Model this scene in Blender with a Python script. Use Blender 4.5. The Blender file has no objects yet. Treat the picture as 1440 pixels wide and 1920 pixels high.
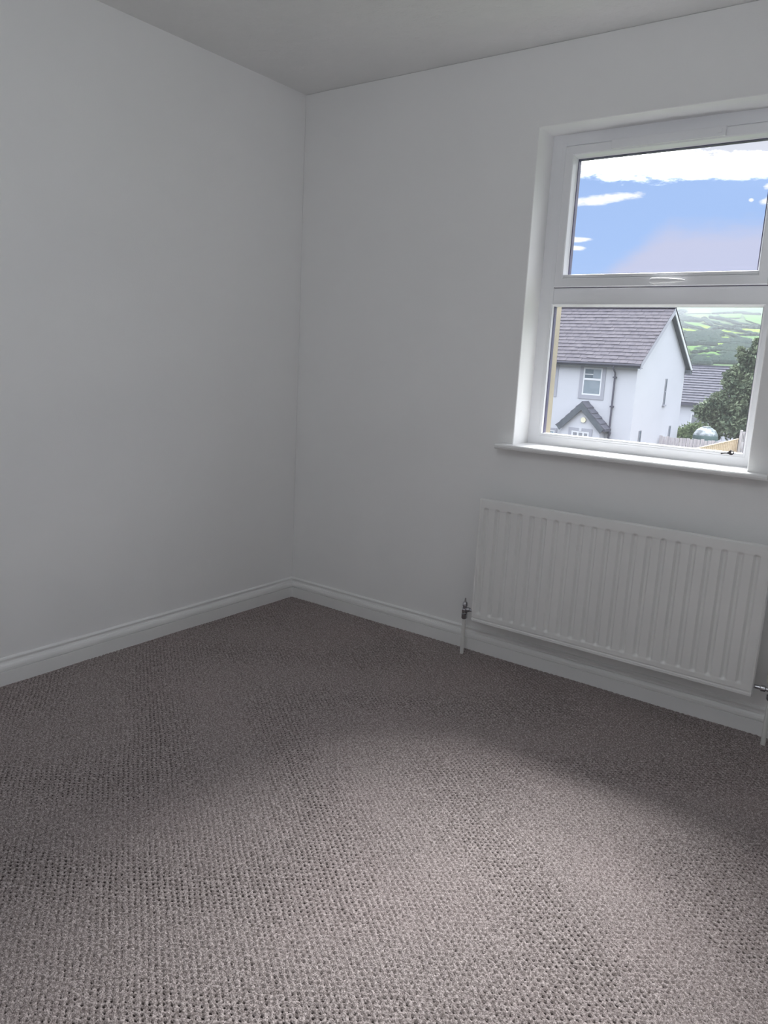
import bpy, bmesh, math, random
import numpy as np
from mathutils import Matrix, Vector
random.seed(7); rng = np.random.default_rng(11)
sc = bpy.context.scene
col = sc.collection

# ---------------------------------------------------------------- camera
F_PX, W_PX, H_PX = 1439.0, 1440, 1920
cam_d = bpy.data.cameras.new('camera'); cam = bpy.data.objects.new('camera', cam_d); col.objects.link(cam)
cam_d.sensor_fit = 'VERTICAL'; cam_d.sensor_height = 24.0; cam_d.lens = 24.0 * F_PX / H_PX
cam_d.clip_start = 0.02; cam_d.clip_end = 8000
R_ = Vector((0.80344233, 0.59318353, 0.05112466)); U_ = Vector((-0.1559048, 0.12673717, 0.97960777)); D_ = Vector((-0.5746078, 0.79502892, -0.19430617))
CAM = Vector((2.61834, -2.83837, 1.22399))
cam.matrix_world = Matrix(((R_.x, U_.x, -D_.x, CAM.x), (R_.y, U_.y, -D_.y, CAM.y), (R_.z, U_.z, -D_.z, CAM.z), (0, 0, 0, 1)))
sc.camera = cam

# ---------------------------------------------------------------- colour management, cycles
sc.view_settings.view_transform = 'Standard'; sc.view_settings.look = 'None'
sc.view_settings.gamma = 1.0; sc.view_settings.use_curve_mapping = False
sc.view_settings.exposure = 0.0
cy = sc.cycles
cy.use_denoising = True
cy.max_bounces = 12; cy.diffuse_bounces = 9; cy.adaptive_threshold = .02; cy.glossy_bounces = 4; cy.transparent_max_bounces = 16; cy.volume_bounces = 0
cy.caustics_reflective = False; cy.caustics_refractive = False
cy.sample_clamp_indirect = 8.0

# ---------------------------------------------------------------- shader node helper
class N:
    def __init__(s, tree): s.t = tree; s.n = tree.nodes; s.l = tree.links
    def node(s, kind, **kw):
        x = s.n.new(kind)
        for k, v in kw.items(): setattr(x, k, v)
        return x
    def put(s, sock, v):
        if isinstance(v, bpy.types.NodeSocket): s.l.new(v, sock)
        elif v is not None: sock.default_value = v
    def m(s, op, a, b=None, c=None, clamp=False):
        x = s.node('ShaderNodeMath', operation=op, use_clamp=clamp)
        for i, v in enumerate((a, b, c)): 
            if v is not None: s.put(x.inputs[i], v)
        return x.outputs[0]
    def mix(s, f, a, b):
        x = s.node('ShaderNodeMix', data_type='RGBA')
        s.put(x.inputs[0], f); s.put(x.inputs[6], a); s.put(x.inputs[7], b)
        return x.outputs[2]
    def step(s, v, lo, hi):
        x = s.node('ShaderNodeMapRange', interpolation_type='SMOOTHSTEP')
        s.put(x.inputs[0], v); x.inputs[1].default_value = lo; x.inputs[2].default_value = hi
        return x.outputs[0]
    def noise(s, vec, scale, detail=4, rough=.55, dist=0, out=0):
        x = s.node('ShaderNodeTexNoise')
        if vec is not None: s.put(x.inputs['Vector'], vec)
        x.inputs['Scale'].default_value = scale; x.inputs['Detail'].default_value = detail
        x.inputs['Roughness'].default_value = rough; x.inputs['Distortion'].default_value = dist
        return x.outputs[out]
    def comb(s, x, y, z):
        n = s.node('ShaderNodeCombineXYZ'); s.put(n.inputs[0], x); s.put(n.inputs[1], y); s.put(n.inputs[2], z); return n.outputs[0]

# ---------------------------------------------------------------- sky (world): blue with a lilac low bank and a bright high layer
CLOUD = 6.2            # radiance of the sunlit cloud layer (white in the photograph)
world = bpy.data.worlds.new('sky'); sc.world = world; world.use_nodes = True
w = N(world.node_tree); w.n.clear()
tc = w.node('ShaderNodeTexCoord'); sx = w.node('ShaderNodeSeparateXYZ'); w.l.new(tc.outputs['Generated'], sx.inputs[0])
az = w.m('ARCTAN2', sx.outputs[0], sx.outputs[1]); el = sx.outputs[2]
P = w.comb(sx.outputs[0], sx.outputs[1], w.m('MULTIPLY', el, 3.4))
n1 = w.m('SUBTRACT', w.noise(P, 9, 6, .6), .5)
n2 = w.m('SUBTRACT', w.noise(P, 34, 7, .68), .5)
n3 = w.m('SUBTRACT', w.noise(P, 2.2, 3, .5), .5)
# low lilac cloud bank, its top edge swelling along the horizon
swell = w.m('MULTIPLY', w.m('SINE', w.m('MULTIPLY', w.m('ADD', az, .35), 15)), 1.6)
swell = w.m('MAXIMUM', w.m('MINIMUM', swell, 1), -1)
e1 = w.m('ADD', w.m('MULTIPLY', swell, .034), .139)
e1 = w.m('ADD', e1, w.m('ADD', w.m('MULTIPLY', n1, .03), w.m('MULTIPLY', n2, .016)))
bank = w.step(w.m('SUBTRACT', e1, el), -.008, .024)
# high bright layer
e2 = w.m('ADD', .2185, w.m('ADD', w.m('MULTIPLY', n1, .035), w.m('MULTIPLY', n2, .034)))
high = w.step(w.m('SUBTRACT', el, e2), -.006, .012)
high = w.m('POWER', high, 1.6)
# wispy streaks in the blue gap
def streak(a0, z0, ra, rz, tilt):
    da = w.m('SUBTRACT', az, a0); dz = w.m('SUBTRACT', w.m('SUBTRACT', el, z0), w.m('MULTIPLY', da, tilt))
    q = w.m('ADD', w.m('POWER', w.m('DIVIDE', da, ra), 2), w.m('POWER', w.m('DIVIDE', dz, rz), 2))
    q = w.m('ADD', q, w.m('MULTIPLY', n2, 3.6))
    return w.m('SUBTRACT', 1, w.step(q, .1, 1.25))
wisps = streak(-.383, .1965, .044, .0056, .12)
for a in ((-.408, .1525, .018, .003, .0), (-.409, .1425, .012, .003, .0), (-.200, .193, .012, .005, .2), (-.205, .206, .006, .004, .1), (-.2205, .1935, .003, .002, 0)):
    wisps = w.m('MAXIMUM', wisps, streak(*a))
far_w = w.m('MULTIPLY', w.step(n1, .10, .2), w.step(w.m('ABSOLUTE', w.m('ADD', az, .3)), .18, .5))
wisps = w.m('MAXIMUM', wisps, far_w)
blue = w.mix(w.step(el, .08, .75), (.385, .565, .95, 1), (.17, .33, .78, 1))
blue = w.mix(w.step(el, -.05, .16), (.52, .66, .93, 1), blue)
lilac = w.mix(w.step(n3, -.2, .2), (.60, .615, .82, 1), (.58, .61, .83, 1))
cloud_b = w.mix(w.step(w.m('ADD', w.m('MULTIPLY', w.m('SUBTRACT', el, .236), 7), w.m('MULTIPLY', n3, 2.2)), -.0, .45), (CLOUD, CLOUD, CLOUD * 1.02, 1), (CLOUD * .62, CLOUD * .64, CLOUD * .70, 1))
c = w.mix(w.m('MULTIPLY', wisps, .95), blue, (1.1, 1.1, 1.12, 1))
lo_ = w.m('ADD', w.m('ADD', el, w.m('MULTIPLY', n2, .05)), w.m('MULTIPLY', az, .06))
gm = w.m('MULTIPLY', w.m('MULTIPLY', w.step(lo_, .219, .229), w.step(w.m('ADD', az, w.m('MULTIPLY', n1, .2)), -.33, -.27)), w.m('MULTIPLY', w.m('SUBTRACT', 1, w.step(az, .0, .2)), w.m('SUBTRACT', 1, w.step(el, .30, .36))))
grey = w.m('MAXIMUM', gm, w.m('MULTIPLY', w.step(n1, .1, .22), w.step(el, .3, .4)))
c = w.mix(high, c, w.mix(grey, cloud_b, (.80, .82, .93, 1)))
c = w.mix(bank, c, lilac)
bg = w.node('ShaderNodeBackground'); w.l.new(c, bg.inputs[0]); bg.inputs[1].default_value = 1.0
wo = w.node('ShaderNodeOutputWorld'); w.l.new(bg.outputs[0], wo.inputs[0])
world.cycles.sampling_method = 'MANUAL'; world.cycles.sample_map_resolution = 1024

# sun behind thin cloud, high beyond the houses opposite: wide and soft
SUN_W, SUN_ANGLE, SUN_AZ, SUN_EL = 18.5, 33, -12, 39
sd = bpy.data.lights.new('sun', 'SUN'); sd.energy = SUN_W; sd.angle = math.radians(SUN_ANGLE); sd.color = (1.0, .985, .975)
so = bpy.data.objects.new('sun', sd); col.objects.link(so)
a_, e_ = math.radians(SUN_AZ), math.radians(SUN_EL)
to_sun = Vector((math.sin(a_) * math.cos(e_), math.cos(a_) * math.cos(e_), math.sin(e_)))
so.rotation_euler = to_sun.to_track_quat('Z', 'Y').to_euler(); so.location = (2, 20, 20)

# added fill lamp on a pendant fitting, out of view, lifting the room's brightness
FILL_W, FILL_POS = 12.8, Vector((1.70, -2.10, 2.06))

# ---------------------------------------------------------------- materials
def mat(name, color, rough=.6, metal=0.0, spec=.5, var=0.0, vscale=8, bump=0.0, bscale=60, color2=None, stretch=None, coat=0):
    m = bpy.data.materials.new(name); m.use_nodes = True; n = N(m.node_tree); b = m.node_tree.nodes['Principled BSDF']
    b.inputs['Roughness'].default_value = rough; b.inputs['Metallic'].default_value = metal; b.inputs['Specular IOR Level'].default_value = spec
    if coat: b.inputs['Coat Weight'].default_value = coat
    t = n.node('ShaderNodeTexCoord'); vec = t.outputs['Object']
    if stretch:
        mp = n.node('ShaderNodeMapping'); n.l.new(vec, mp.inputs[0]); mp.inputs['Scale'].default_value = stretch; vec = mp.outputs[0]
    c1 = (*color, 1)
    if color2 is None: color2 = tuple(max(0, x * (1 - var)) for x in color)
    f = n.noise(vec, vscale, 4, .6)
    n.l.new(n.mix(n.step(f, .35, .65), c1, (*color2, 1)), b.inputs['Base Color'])
    if bump:
        bp = n.node('ShaderNodeBump'); bp.inputs['Strength'].default_value = 1; bp.inputs['Distance'].default_value = bump
        n.l.new(n.noise(vec, bscale, 5, .6), bp.inputs['Height']); n.l.new(bp.outputs[0], b.inputs['Normal'])
    return m
M = {}
M['wall'] = mat('wall_paint', (.855, .855, .855), .75, spec=.25, var=.015, vscale=1.5, bump=.0004, bscale=260)
M['ceiling'] = mat('ceiling_plaster', (.80, .80, .795), .85, spec=.2, var=.02, vscale=3, bump=.009, bscale=9)
M['trim'] = mat('gloss_trim_paint', (.82, .82, .815), .38, var=.02, vscale=6, bump=.0002, bscale=120)
M['rad'] = mat('radiator_enamel', (.80, .80, .79), .35, var=.02, vscale=5, bump=.0002, bscale=160)
M['upvc'] = mat('white_window_plastic', (.82, .825, .85), .3, var=.01, vscale=4)
M['bead'] = mat('glazing_gasket', (.10, .09, .16), .5, var=.1)
M['chrome'] = mat('chrome', (.55, .55, .58), .16, metal=1.0, var=.05)
M['dark'] = mat('dark_metal', (.03, .026, .03), .4, metal=.4, var=.1)
M['cream_plastic'] = mat('cream_plastic', (.72, .70, .62), .45, var=.03)
M['cream_render'] = mat('cream_render', (.34, .30, .225), .9, var=.06, vscale=9, bump=.002, bscale=80)
M['render'] = mat('white_render', (.44, .455, .495), .9, spec=.2, var=.03, vscale=1.2, bump=.004, bscale=40)
M['surround'] = mat('grey_surround_paint', (.275, .285, .325), .8, var=.04, vscale=3)
M['frame_far'] = mat('house_window_plastic', (.55, .57, .60), .4, var=.02)
M['tile'] = mat('concrete_roof_tile', (.098, .090, .104), .9, spec=.1, color2=(.075, .070, .086), vscale=5, bump=.004, bscale=60)
M['tile2'] = mat('grey_roof_tile', (.098, .097, .118), .9, spec=.1, color2=(.075, .077, .095), vscale=4)
M['slate'] = mat('porch_roof_slate', (.10, .10, .13), .8, color2=(.065, .07, .09), vscale=9)
M['fascia'] = mat('dark_fascia', (.07, .085, .10), .6, color2=(.045, .055, .07), vscale=7)
M['pipe'] = mat('dark_rainwater_pipe', (.05, .05, .075), .5, var=.1)
M['lamp'] = mat('lantern_cream', (.62, .60, .45), .5, var=.04)
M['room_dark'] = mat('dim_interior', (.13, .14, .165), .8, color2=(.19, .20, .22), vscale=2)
M['curtain'] = mat('pale_curtain', (.42, .40, .42), .9, color2=(.35, .345, .36), vscale=3)
M['grass'] = mat('lawn_grass', (.050, .082, .026), .95, spec=.0, color2=(.036, .062, .022), vscale=3)
M['gravel'] = mat('yard_paving', (.075, .073, .07), .95, spec=.0, color2=(.055, .055, .055), vscale=3)
M['tarmac'] = mat('tarmac_road', (.035, .035, .038), .95, spec=.0, color2=(.025, .025, .028), vscale=4)
M['wood_grey'] = mat('weathered_fence_wood', (.52, .49, .50), .9, color2=(.36, .34, .36), vscale=3, stretch=(8, 8, 1))
M['wood_new'] = mat('new_fence_wood', (.52, .40, .27), .85, color2=(.42, .31, .2), vscale=2, stretch=(6, 1, 6))
M['tank'] = mat('green_tank_plastic', (.075, .125, .125), .5, var=.1, vscale=2)
M['tank_top'] = mat('faded_tank_lid', (.42, .45, .48), .9, color2=(.12, .15, .16), vscale=3)
M['bark'] = mat('tree_bark', (.09, .08, .06), .95, var=.3)
M['leaf'] = mat('tree_leaf', (.15, .185, .115), .8, spec=.2, color2=(.05, .075, .05), vscale=1.8)
M['leaf_hedge'] = mat('hedge_leaf', (.16, .21, .10), .8, spec=.2, color2=(.055, .09, .04), vscale=3)
M['brass'] = mat('white_painted_pipe', (.74, .74, .72), .4, var=.03)

def glass_mat(name, tint=(1, 1, 1), veil=.0):
    m = bpy.data.materials.new(name); m.use_nodes = True; n = N(m.node_tree); n.n.clear()
    tr = n.node('ShaderNodeBsdfTransparent'); tr.inputs[0].default_value = (*tint, 1)
    gl = n.node('ShaderNodeBsdfGlossy'); gl.inputs['Roughness'].default_value = .01
    fr = n.node('ShaderNodeFresnel'); fr.inputs[0].default_value = 1.45
    geo = n.node('ShaderNodeNewGeometry')   # reflect at the outer skins only; light leaving the pane passes straight on
    mx = n.node('ShaderNodeMixShader'); n.l.new(n.m('MULTIPLY', fr.outputs[0], n.m('SUBTRACT', 1, geo.outputs['Backfacing']), clamp=True), mx.inputs[0]); n.l.new(tr.outputs[0], mx.inputs[1]); n.l.new(gl.outputs[0], mx.inputs[2])
    tl = n.node('ShaderNodeBsdfTranslucent'); tl.inputs[0].default_value = (.9, .93, 1, 1)      # translucent share put in to imitate a veil of glare over the view
    m2 = n.node('ShaderNodeMixShader'); m2.inputs[0].default_value = veil; n.l.new(mx.outputs[0], m2.inputs[1]); n.l.new(tl.outputs[0], m2.inputs[2])
    o = n.node('ShaderNodeOutputMaterial'); n.l.new(m2.outputs[0], o.inputs[0]); return m
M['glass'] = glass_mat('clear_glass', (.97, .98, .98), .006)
M['glass_far'] = glass_mat('house_window_glass', (.85, .9, .92))

# carpet: heathered loops, with the shade in their gaps painted dark by depth
m = bpy.data.materials.new('loop_carpet'); m.use_nodes = True; n = N(m.node_tree); b = m.node_tree.nodes['Principled BSDF']
t = n.node('ShaderNodeTexCoord'); g = n.node('ShaderNodeSeparateXYZ'); n.l.new(t.outputs['Object'], g.inputs[0])
f1 = n.noise(t.outputs['Object'], 330, 3, .7); f2 = n.noise(t.outputs['Object'], 135, 2, .6); f3 = n.noise(t.outputs['Object'], 2.3, 3, .5)
base = n.mix(n.step(f1, .36, .64), (.17, .142, .139, 1), (.60, .53, .52, 1))
base = n.mix(n.m('MULTIPLY', n.step(f2, .40, .62), .62), base, (.155, .13, .122, 1))
base = n.mix(n.m('MULTIPLY', n.step(f3, .4, .7), .10), base, (.46, .36, .36, 1))
base = n.mix(n.step(g.outputs[2], -.0052, -.0022), (.035, .027, .026, 1), base)  # gap shade put into the colour, darkest at the bottom
n.l.new(base, b.inputs['Base Color']); b.inputs['Roughness'].default_value = .95; b.inputs['Specular IOR Level'].default_value = .1
bp = n.node('ShaderNodeBump'); bp.inputs['Distance'].default_value = .0022; n.l.new(f1, bp.inputs['Height']); n.l.new(bp.outputs[0], b.inputs['Normal'])
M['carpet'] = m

# ---------------------------------------------------------------- mesh helpers
def props(o, label=None, cat=None, group=None, kind=None):
    for k, v in (('label', label), ('category', cat), ('group', group), ('kind', kind)):
        if v: o[k] = v
    return o
def empty(name, loc=(0, 0, 0), **kw):
    o = bpy.data.objects.new(name, None); o.location = loc; o.empty_display_size = .1; col.objects.link(o); return props(o, **kw)
class MB:
    def __init__(s): s.v = []; s.f = []
    def add(s, verts, faces):
        k = len(s.v); s.v += [tuple(p) for p in verts]; s.f += [tuple(i + k for i in q) for q in faces]; return s
    def box(s, x0, x1, y0, y1, z0, z1):
        return s.add([(x0, y0, z0), (x1, y0, z0), (x1, y1, z0), (x0, y1, z0), (x0, y0, z1), (x1, y0, z1), (x1, y1, z1), (x0, y1, z1)],
                     [(0, 3, 2, 1), (4, 5, 6, 7), (0, 1, 5, 4), (1, 2, 6, 5), (2, 3, 7, 6), (3, 0, 4, 7)])
    def prism(s, poly, axis, a, b):
        # poly: list of 2D points in the two remaining axes, extruded along axis from a to b
        n = len(poly)
        def P3(p, t):
            return (t, p[0], p[1]) if axis == 'x' else ((p[0], t, p[1]) if axis == 'y' else (p[0], p[1], t))
        vs = [P3(p, a) for p in poly] + [P3(p, b) for p in poly]
        fs = [tuple(range(n)), tuple(range(2 * n - 1, n - 1, -1))] + [(i, n + i, n + (i + 1) % n, (i + 1) % n) for i in range(n)]
        return s.add(vs, fs)
    def lathe(s, c, prof, axis='z', seg=20):
        # prof: list of (radius, height) along the axis through c
        vs = []
        for r, h in prof:
            for i in range(seg):
                a = 2 * math.pi * i / seg; u, v_ = r * math.cos(a), r * math.sin(a)
                vs.append({'z': (c[0] + u, c[1] + v_, c[2] + h), 'x': (c[0] + h, c[1] + u, c[2] + v_), 'y': (c[0] + u, c[1] + h, c[2] + v_)}[axis])
        fs = [(j * seg + i, j * seg + (i + 1) % seg, (j + 1) * seg + (i + 1) % seg, (j + 1) * seg + i) for j in range(len(prof) - 1) for i in range(seg)]
        fs += [tuple(range(seg)), tuple(range((len(prof) - 1) * seg, len(prof) * seg))]
        return s.add(vs, fs)
    def tube(s, pts, r, seg=10):
        pts = [Vector(p) for p in pts]; rings = []
        for i, p in enumerate(pts):
            d = (pts[min(i + 1, len(pts) - 1)] - pts[max(i - 1, 0)]).normalized()
            u = d.orthogonal().normalized() if i == 0 else (u - d * u.dot(d)).normalized()
            v_ = d.cross(u); rr = r[i] if isinstance(r, (list, tuple)) else r
            rings.append([p + (u * math.cos(2 * math.pi * k / seg) + v_ * math.sin(2 * math.pi * k / seg)) * rr for k in range(seg)])
        vs = [q for g_ in rings for q in g_]
        fs = [(j * seg + i, j * seg + (i + 1) % seg, (j + 1) * seg + (i + 1) % seg, (j + 1) * seg + i) for j in range(len(pts) - 1) for i in range(seg)]
        fs += [tuple(range(seg)), tuple(range((len(pts) - 1) * seg, len(pts) * seg))]
        return s.add(vs, fs)
    def ring(s, x0, x1, z0, z1, prof):
        # mitred rectangular frame in the x-z plane; prof = closed loop of (inset, y)
        n = len(prof); vs = []
        for (sx_, sz_) in ((0, 0), (1, 0), (1, 1), (0, 1)):
            for d, y in prof:
                vs.append((x1 - d if sx_ else x0 + d, y, z1 - d if sz_ else z0 + d))
        fs = [(c_ * n + i, c_ * n + (i + 1) % n, ((c_ + 1) % 4) * n + (i + 1) % n, ((c_ + 1) % 4) * n + i) for c_ in range(4) for i in range(n)]
        return s.add(vs, fs)
    def build(s, name, material, parent=None, bevel=0, smooth=False, bseg=2, kind=None, loc=None, **kw):
        me = bpy.data.meshes.new(name); me.from_pydata(s.v, [], s.f)
        bm = bmesh.new(); bm.from_mesh(me); bmesh.ops.recalc_face_normals(bm, faces=bm.faces)
        if bevel:
            es = [e for e in bm.edges if len(e.link_faces) == 2 and e.calc_face_angle(0) > .5]
            bmesh.ops.bevel(bm, geom=es, offset=bevel, segments=bseg, affect='EDGES', profile=.5, clamp_overlap=True)
        bm.to_mesh(me); bm.free()
        o = bpy.data.objects.new(name, me); me.materials.append(M[material] if isinstance(material, str) else material)
        if smooth:
            me.shade_smooth()
            try: me.set_sharp_from_angle(angle=math.radians(40))
            except Exception: pass
        col.objects.link(o)
        if parent is not None:
            o.parent = parent; o.matrix_parent_inverse = Matrix.Translation(parent_world(parent)).inverted()
        return props(o, kind=kind, **kw)
def parent_world(p):
    # things' Empties stand at their base; mesh parents are modelled in world coordinates
    return Vector(p.location) if p.type == 'EMPTY' else Vector((0, 0, 0))

# ================================================================= ROOM SHELL
RX, RY, RH = 3.05, -3.30, 2.40
WL, WR, WB, WT = 1.198, 2.085, .913, 2.115          # plaster opening
T1, T2 = .19, .30                                    # frame back, outer leaf face
fl = MB().box(0, RX, RY, 0, -.12, -.008).build('floor', mat('floor_underlay', (.05, .04, .035), .95, var=.1), kind='structure')
MB().box(-.12, RX + .12, RY - .12, .3, RH, RH + .1).build('ceiling', 'ceiling', kind='structure')
MB().box(-.12, 0, RY - .12, .3, -.12, RH).build('wall_west', 'wall', kind='structure')
MB().box(RX, RX + .12, RY - .12, .3, -.12, RH).build('wall_east', 'wall', kind='structure')
MB().box(0, RX, RY - .12, RY, -.12, RH).build('wall_south', 'wall', kind='structure')
wn = MB()
wn.add([(0, 0, -.12), (RX, 0, -.12), (RX, 0, RH), (0, 0, RH), (WL, 0, WB - .02), (WR, 0, WB - .02), (WR, 0, WT), (WL, 0, WT),
        (0, T1, -.12), (RX, T1, -.12), (RX, T1, RH), (0, T1, RH), (WL, T1, WB - .02), (WR, T1, WB - .02), (WR, T1, WT), (WL, T1, WT)],
       [(0, 1, 5, 4), (1, 2, 6, 5), (2, 3, 7, 6), (3, 0, 4, 7), (8, 9, 13, 12), (9, 10, 14, 13), (10, 11, 15, 14), (11, 8, 12, 15),
        (4, 5, 13, 12), (5, 6, 14, 13), (6, 7, 15, 14), (7, 4, 12, 15), (0, 1, 9, 8), (1, 2, 10, 9), (2, 3, 11, 10), (3, 0, 8, 11)])
wn.build('wall_north', 'wall', kind='structure', bevel=.004)
OL, OR, OB, OT = 1.221, 2.062, .925, 2.092
wo_ = MB().box(-6, OL, T1 + .001, T2, -3.3, 3.0).box(OR, 6, T1 + .001, T2, -3.3, 3.0).box(OL, OR, T1 + .001, T2, -3.3, OB).box(OL, OR, T1 + .001, T2, OT, 3.0)
wo_.build('wall_exterior', 'cream_render', kind='structure')

# carpet pile as real relief: rows of loops with gaps in a staggered lattice
def carpet():
    xs = np.arange(.016, RX - .014, .0036)
    ys = np.concatenate([np.arange(-.016, -2.36, -.0029), np.arange(-2.37, RY + .012, -.02)])
    X, Y = np.meshgrid(xs, ys); PX, PY = .0228, .0082
    wx = X + .0030 * np.sin(Y * 11 + 1.1) + .0010 * np.sin(X * 57 + Y * 23); wy = Y + .0012 * np.sin(X * 23 + 2 * np.sin(Y * 7))
    j0 = np.round(wy / PY); H = np.zeros_like(X)
    for dj in (-1, 0, 1):
        j = j0 + dj
        off = (j % 2) * PX / 2
        i = np.round((wx - off) / PX)
        h = np.abs(np.sin(i * 127.1 + j * 311.7) * 43758.5453) % 1; h2 = np.abs(np.sin(i * 269.5 + j * 183.3) * 24634.63) % 1; h3 = np.abs(np.sin(i * 71.3 + j * 97.9) * 9871.3) % 1
        cx = i * PX + off + (h - .5) * .0036; cyy = j * PY + (h2 - .5) * .0018
        d = ((wx - cx) / .0037) ** 2 + ((wy - cyy) / .0026) ** 2
        H -= (.55 + .45 * h3) * .0066 * np.exp(-d)
    # slanted yarn ridges and plain unevenness
    H += .0006 * np.sin((wx * .6 + wy) * 2 * math.pi / .0058) + .0010 * (rng.random(X.shape) - .5)
    H += .0008 * np.sin(X * 9 + 3 * np.sin(Y * 5))
    H = np.clip(H - .0006, -.0075, .002)
    nx, ny = len(xs), len(ys)
    co = np.stack([X, Y, H], -1).reshape(-1, 3).astype(np.float32)
    idx = np.arange(nx * ny).reshape(ny, nx)
    q = np.stack([idx[:-1, :-1], idx[1:, :-1], idx[1:, 1:], idx[:-1, 1:]], -1).reshape(-1, 4).astype(np.int32)
    me = bpy.data.meshes.new('carpet_pile'); me.vertices.add(len(co)); me.vertices.foreach_set('co', co.ravel())
    me.loops.add(q.size); me.loops.foreach_set('vertex_index', q.ravel())
    me.polygons.add(len(q)); me.polygons.foreach_set('loop_start', np.arange(0, q.size, 4, dtype=np.int32))
    me.update(calc_edges=True); me.shade_smooth()
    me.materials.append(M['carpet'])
    o = bpy.data.objects.new('carpet_pile', me); col.objects.link(o); o.parent = fl
    props(o, kind='stuff', label='mottled taupe loop pile carpet with dark gaps between the loops')
carpet()

# skirting boards (moulded profile, mitred in the corner): (distance from wall, height)
SK = [(0, -.008), (.018, -.008), (.018, .0500), (.0125, .0508), (.0125, .0534), (.0178, .0552), (.0172, .0635), (.0152, .0705), (.0122, .0760), (.0072, .0772), (.0052, .0820), (.0050, .0870), (.0085, .0890), (.0085, .0935), (.0045, .0980), (0, .0995)]
def skirt(name, p0, p1, wall_n, m0, m1):
    # p0,p1 ends on the wall line; wall_n = unit vector into the room; m0/m1 = 1 for an inside mitre
    p0 = Vector((*p0, 0)); p1 = Vector((*p1, 0)); d = (p1 - p0).normalized(); nn = Vector((*wall_n, 0)); vs = []
    for p, sgn, mm in ((p0, 1, m0), (p1, -1, m1)):
        for t_, z in SK: vs.append(p + nn * t_ + d * sgn * mm * t_ + Vector((0, 0, z)))
    k = len(SK); fs = [(i, (i + 1) % k, k + (i + 1) % k, k + i) for i in range(k)] + [tuple(range(k)), tuple(range(2 * k - 1, k - 1, -1))]
    return MB().add(vs, fs).build(name, 'trim', kind='structure')
skirt('baseboard_west', (0, 0), (0, RY), (1, 0), 1, 1)
skirt('baseboard_north', (0, 0), (RX, 0), (0, -1), 1, 1)
skirt('baseboard_east', (RX, 0), (RX, RY), (-1, 0), 1, 1)
skirt('baseboard_south', (0, RY), (RX, RY), (0, 1), 1, 1)

# ================================================================= WINDOW
win = empty('window_1', (WL, .133, WB), kind='structure')
FY = .1327
# outer frame: flat face then a step back to the glazing rebate
MB().ring(WL, WR, WB, WT, [(0, FY), (.042, FY), (.046, FY + .003), (.046, T1 - .012), (.030, T1 - .012), (.030, T1), (0, T1)]).build('outer_frame', 'upvc', win)
# thicken the left stile and head as in the photograph (frame face 62 mm left, 50 mm head, 36 mm sill)
MB().box(WL + .04, 1.256, FY - .0004, T1 - .012, WB + .03, WT - .03).build('left_stile', 'upvc', win, bevel=.0015)
MB().box(1.256, WR - .035, FY - .0003, T1 - .012, 1.479, 1.541).build('transom', 'upvc', win, bevel=.0015)
# opening sash (top light), standing slightly proud of the frame
SX0, SX1, SZ0, SZ1 = 1.2605, 2.0445, 1.5425, 2.066
sash = MB().ring(SX0, SX1, SZ0, SZ1, [(0, FY - .001), (0, FY - .016), (.0025, FY - .0185), (.030, FY - .0185), (.034, FY - .016), (.039, FY + .004), (.039, T1 - .008), (0, T1 - .008)]).build('opening_sash', 'upvc', win)
MB().ring(SX0 + .0388, SX1 - .0388, SZ0 + .044, SZ1 - .0388, [(0, FY + .004), (.0042, FY + .012), (.0042, FY + .03), (0, FY + .03)]).build('glazing_bead', 'upvc', win)
MB().ring(SX0 + .042, SX1 - .042, SZ0 + .047, SZ1 - .042, [(0, FY + .012), (.0038, FY + .013), (.0038, FY + .036), (0, FY + .036)]).build('spacer_bar', 'bead', win)
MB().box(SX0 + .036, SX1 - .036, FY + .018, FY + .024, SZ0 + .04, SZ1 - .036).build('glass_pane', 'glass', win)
MB().box(SX0 + .034, SX1 - .034, FY - .012, FY + .03, SZ0 + .036, SZ0 + .0475).build('bottom_bead', 'upvc', win, bevel=.002)
# dark shadow gap / gasket between sash and frame
MB().ring(SX0 - .0048, SX1 + .0030, SZ0 - .0022, SZ1 + .0016, [(0, FY - .0012), (.007, FY - .0012), (.007, FY + .004), (0, FY + .004)]).build('sash_gasket', 'bead', win)
# lower fixed light
LX0, LX1, LZ0, LZ1 = 1.2485, 2.0470, .9455, 1.4795
MB().ring(LX0, LX1, LZ0, LZ1, [(0, FY - .002), (.002, FY - .002), (.0095, FY + .010), (.0095, FY + .03), (0, FY + .03)]).build('glazing_bead', 'upvc', win)
MB().ring(LX0 + .008, LX1 - .008, LZ0 + .0078, LZ1 - .0058, [(0, FY + .012), (.0035, FY + .013), (.0035, FY + .036), (0, FY + .036)]).build('spacer_bar', 'bead', win)
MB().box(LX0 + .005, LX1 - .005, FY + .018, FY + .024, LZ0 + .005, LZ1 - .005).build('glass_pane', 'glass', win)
MB().box(OL + .002, OR - .002, T1 - .0115, T2 + .04, OB - .045, OB - .006).build('outer_sill', 'frame_far', win)
# trickle vent across the head of the sash
tv = MB().box(1.444, 1.849, FY - .030, FY - .0186, 2.036, 2.0685).build('trickle_vent', 'upvc', win, bevel=.003)
MB().box(1.452, 1.841, FY - .0335, FY - .0298, 2.0345, 2.0395).build('vent_lip', 'upvc', tv, bevel=.001)
MB().box(1.8425, 1.8475, FY - .0335, FY - .0298, 2.036, 2.066).build('vent_lip', 'upvc', tv, bevel=.001)
MB().box(1.822, 1.836, FY - .0325, FY - .0298, 2.046, 2.060).build('vent_slider', 'upvc', tv, bevel=.001)
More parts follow.
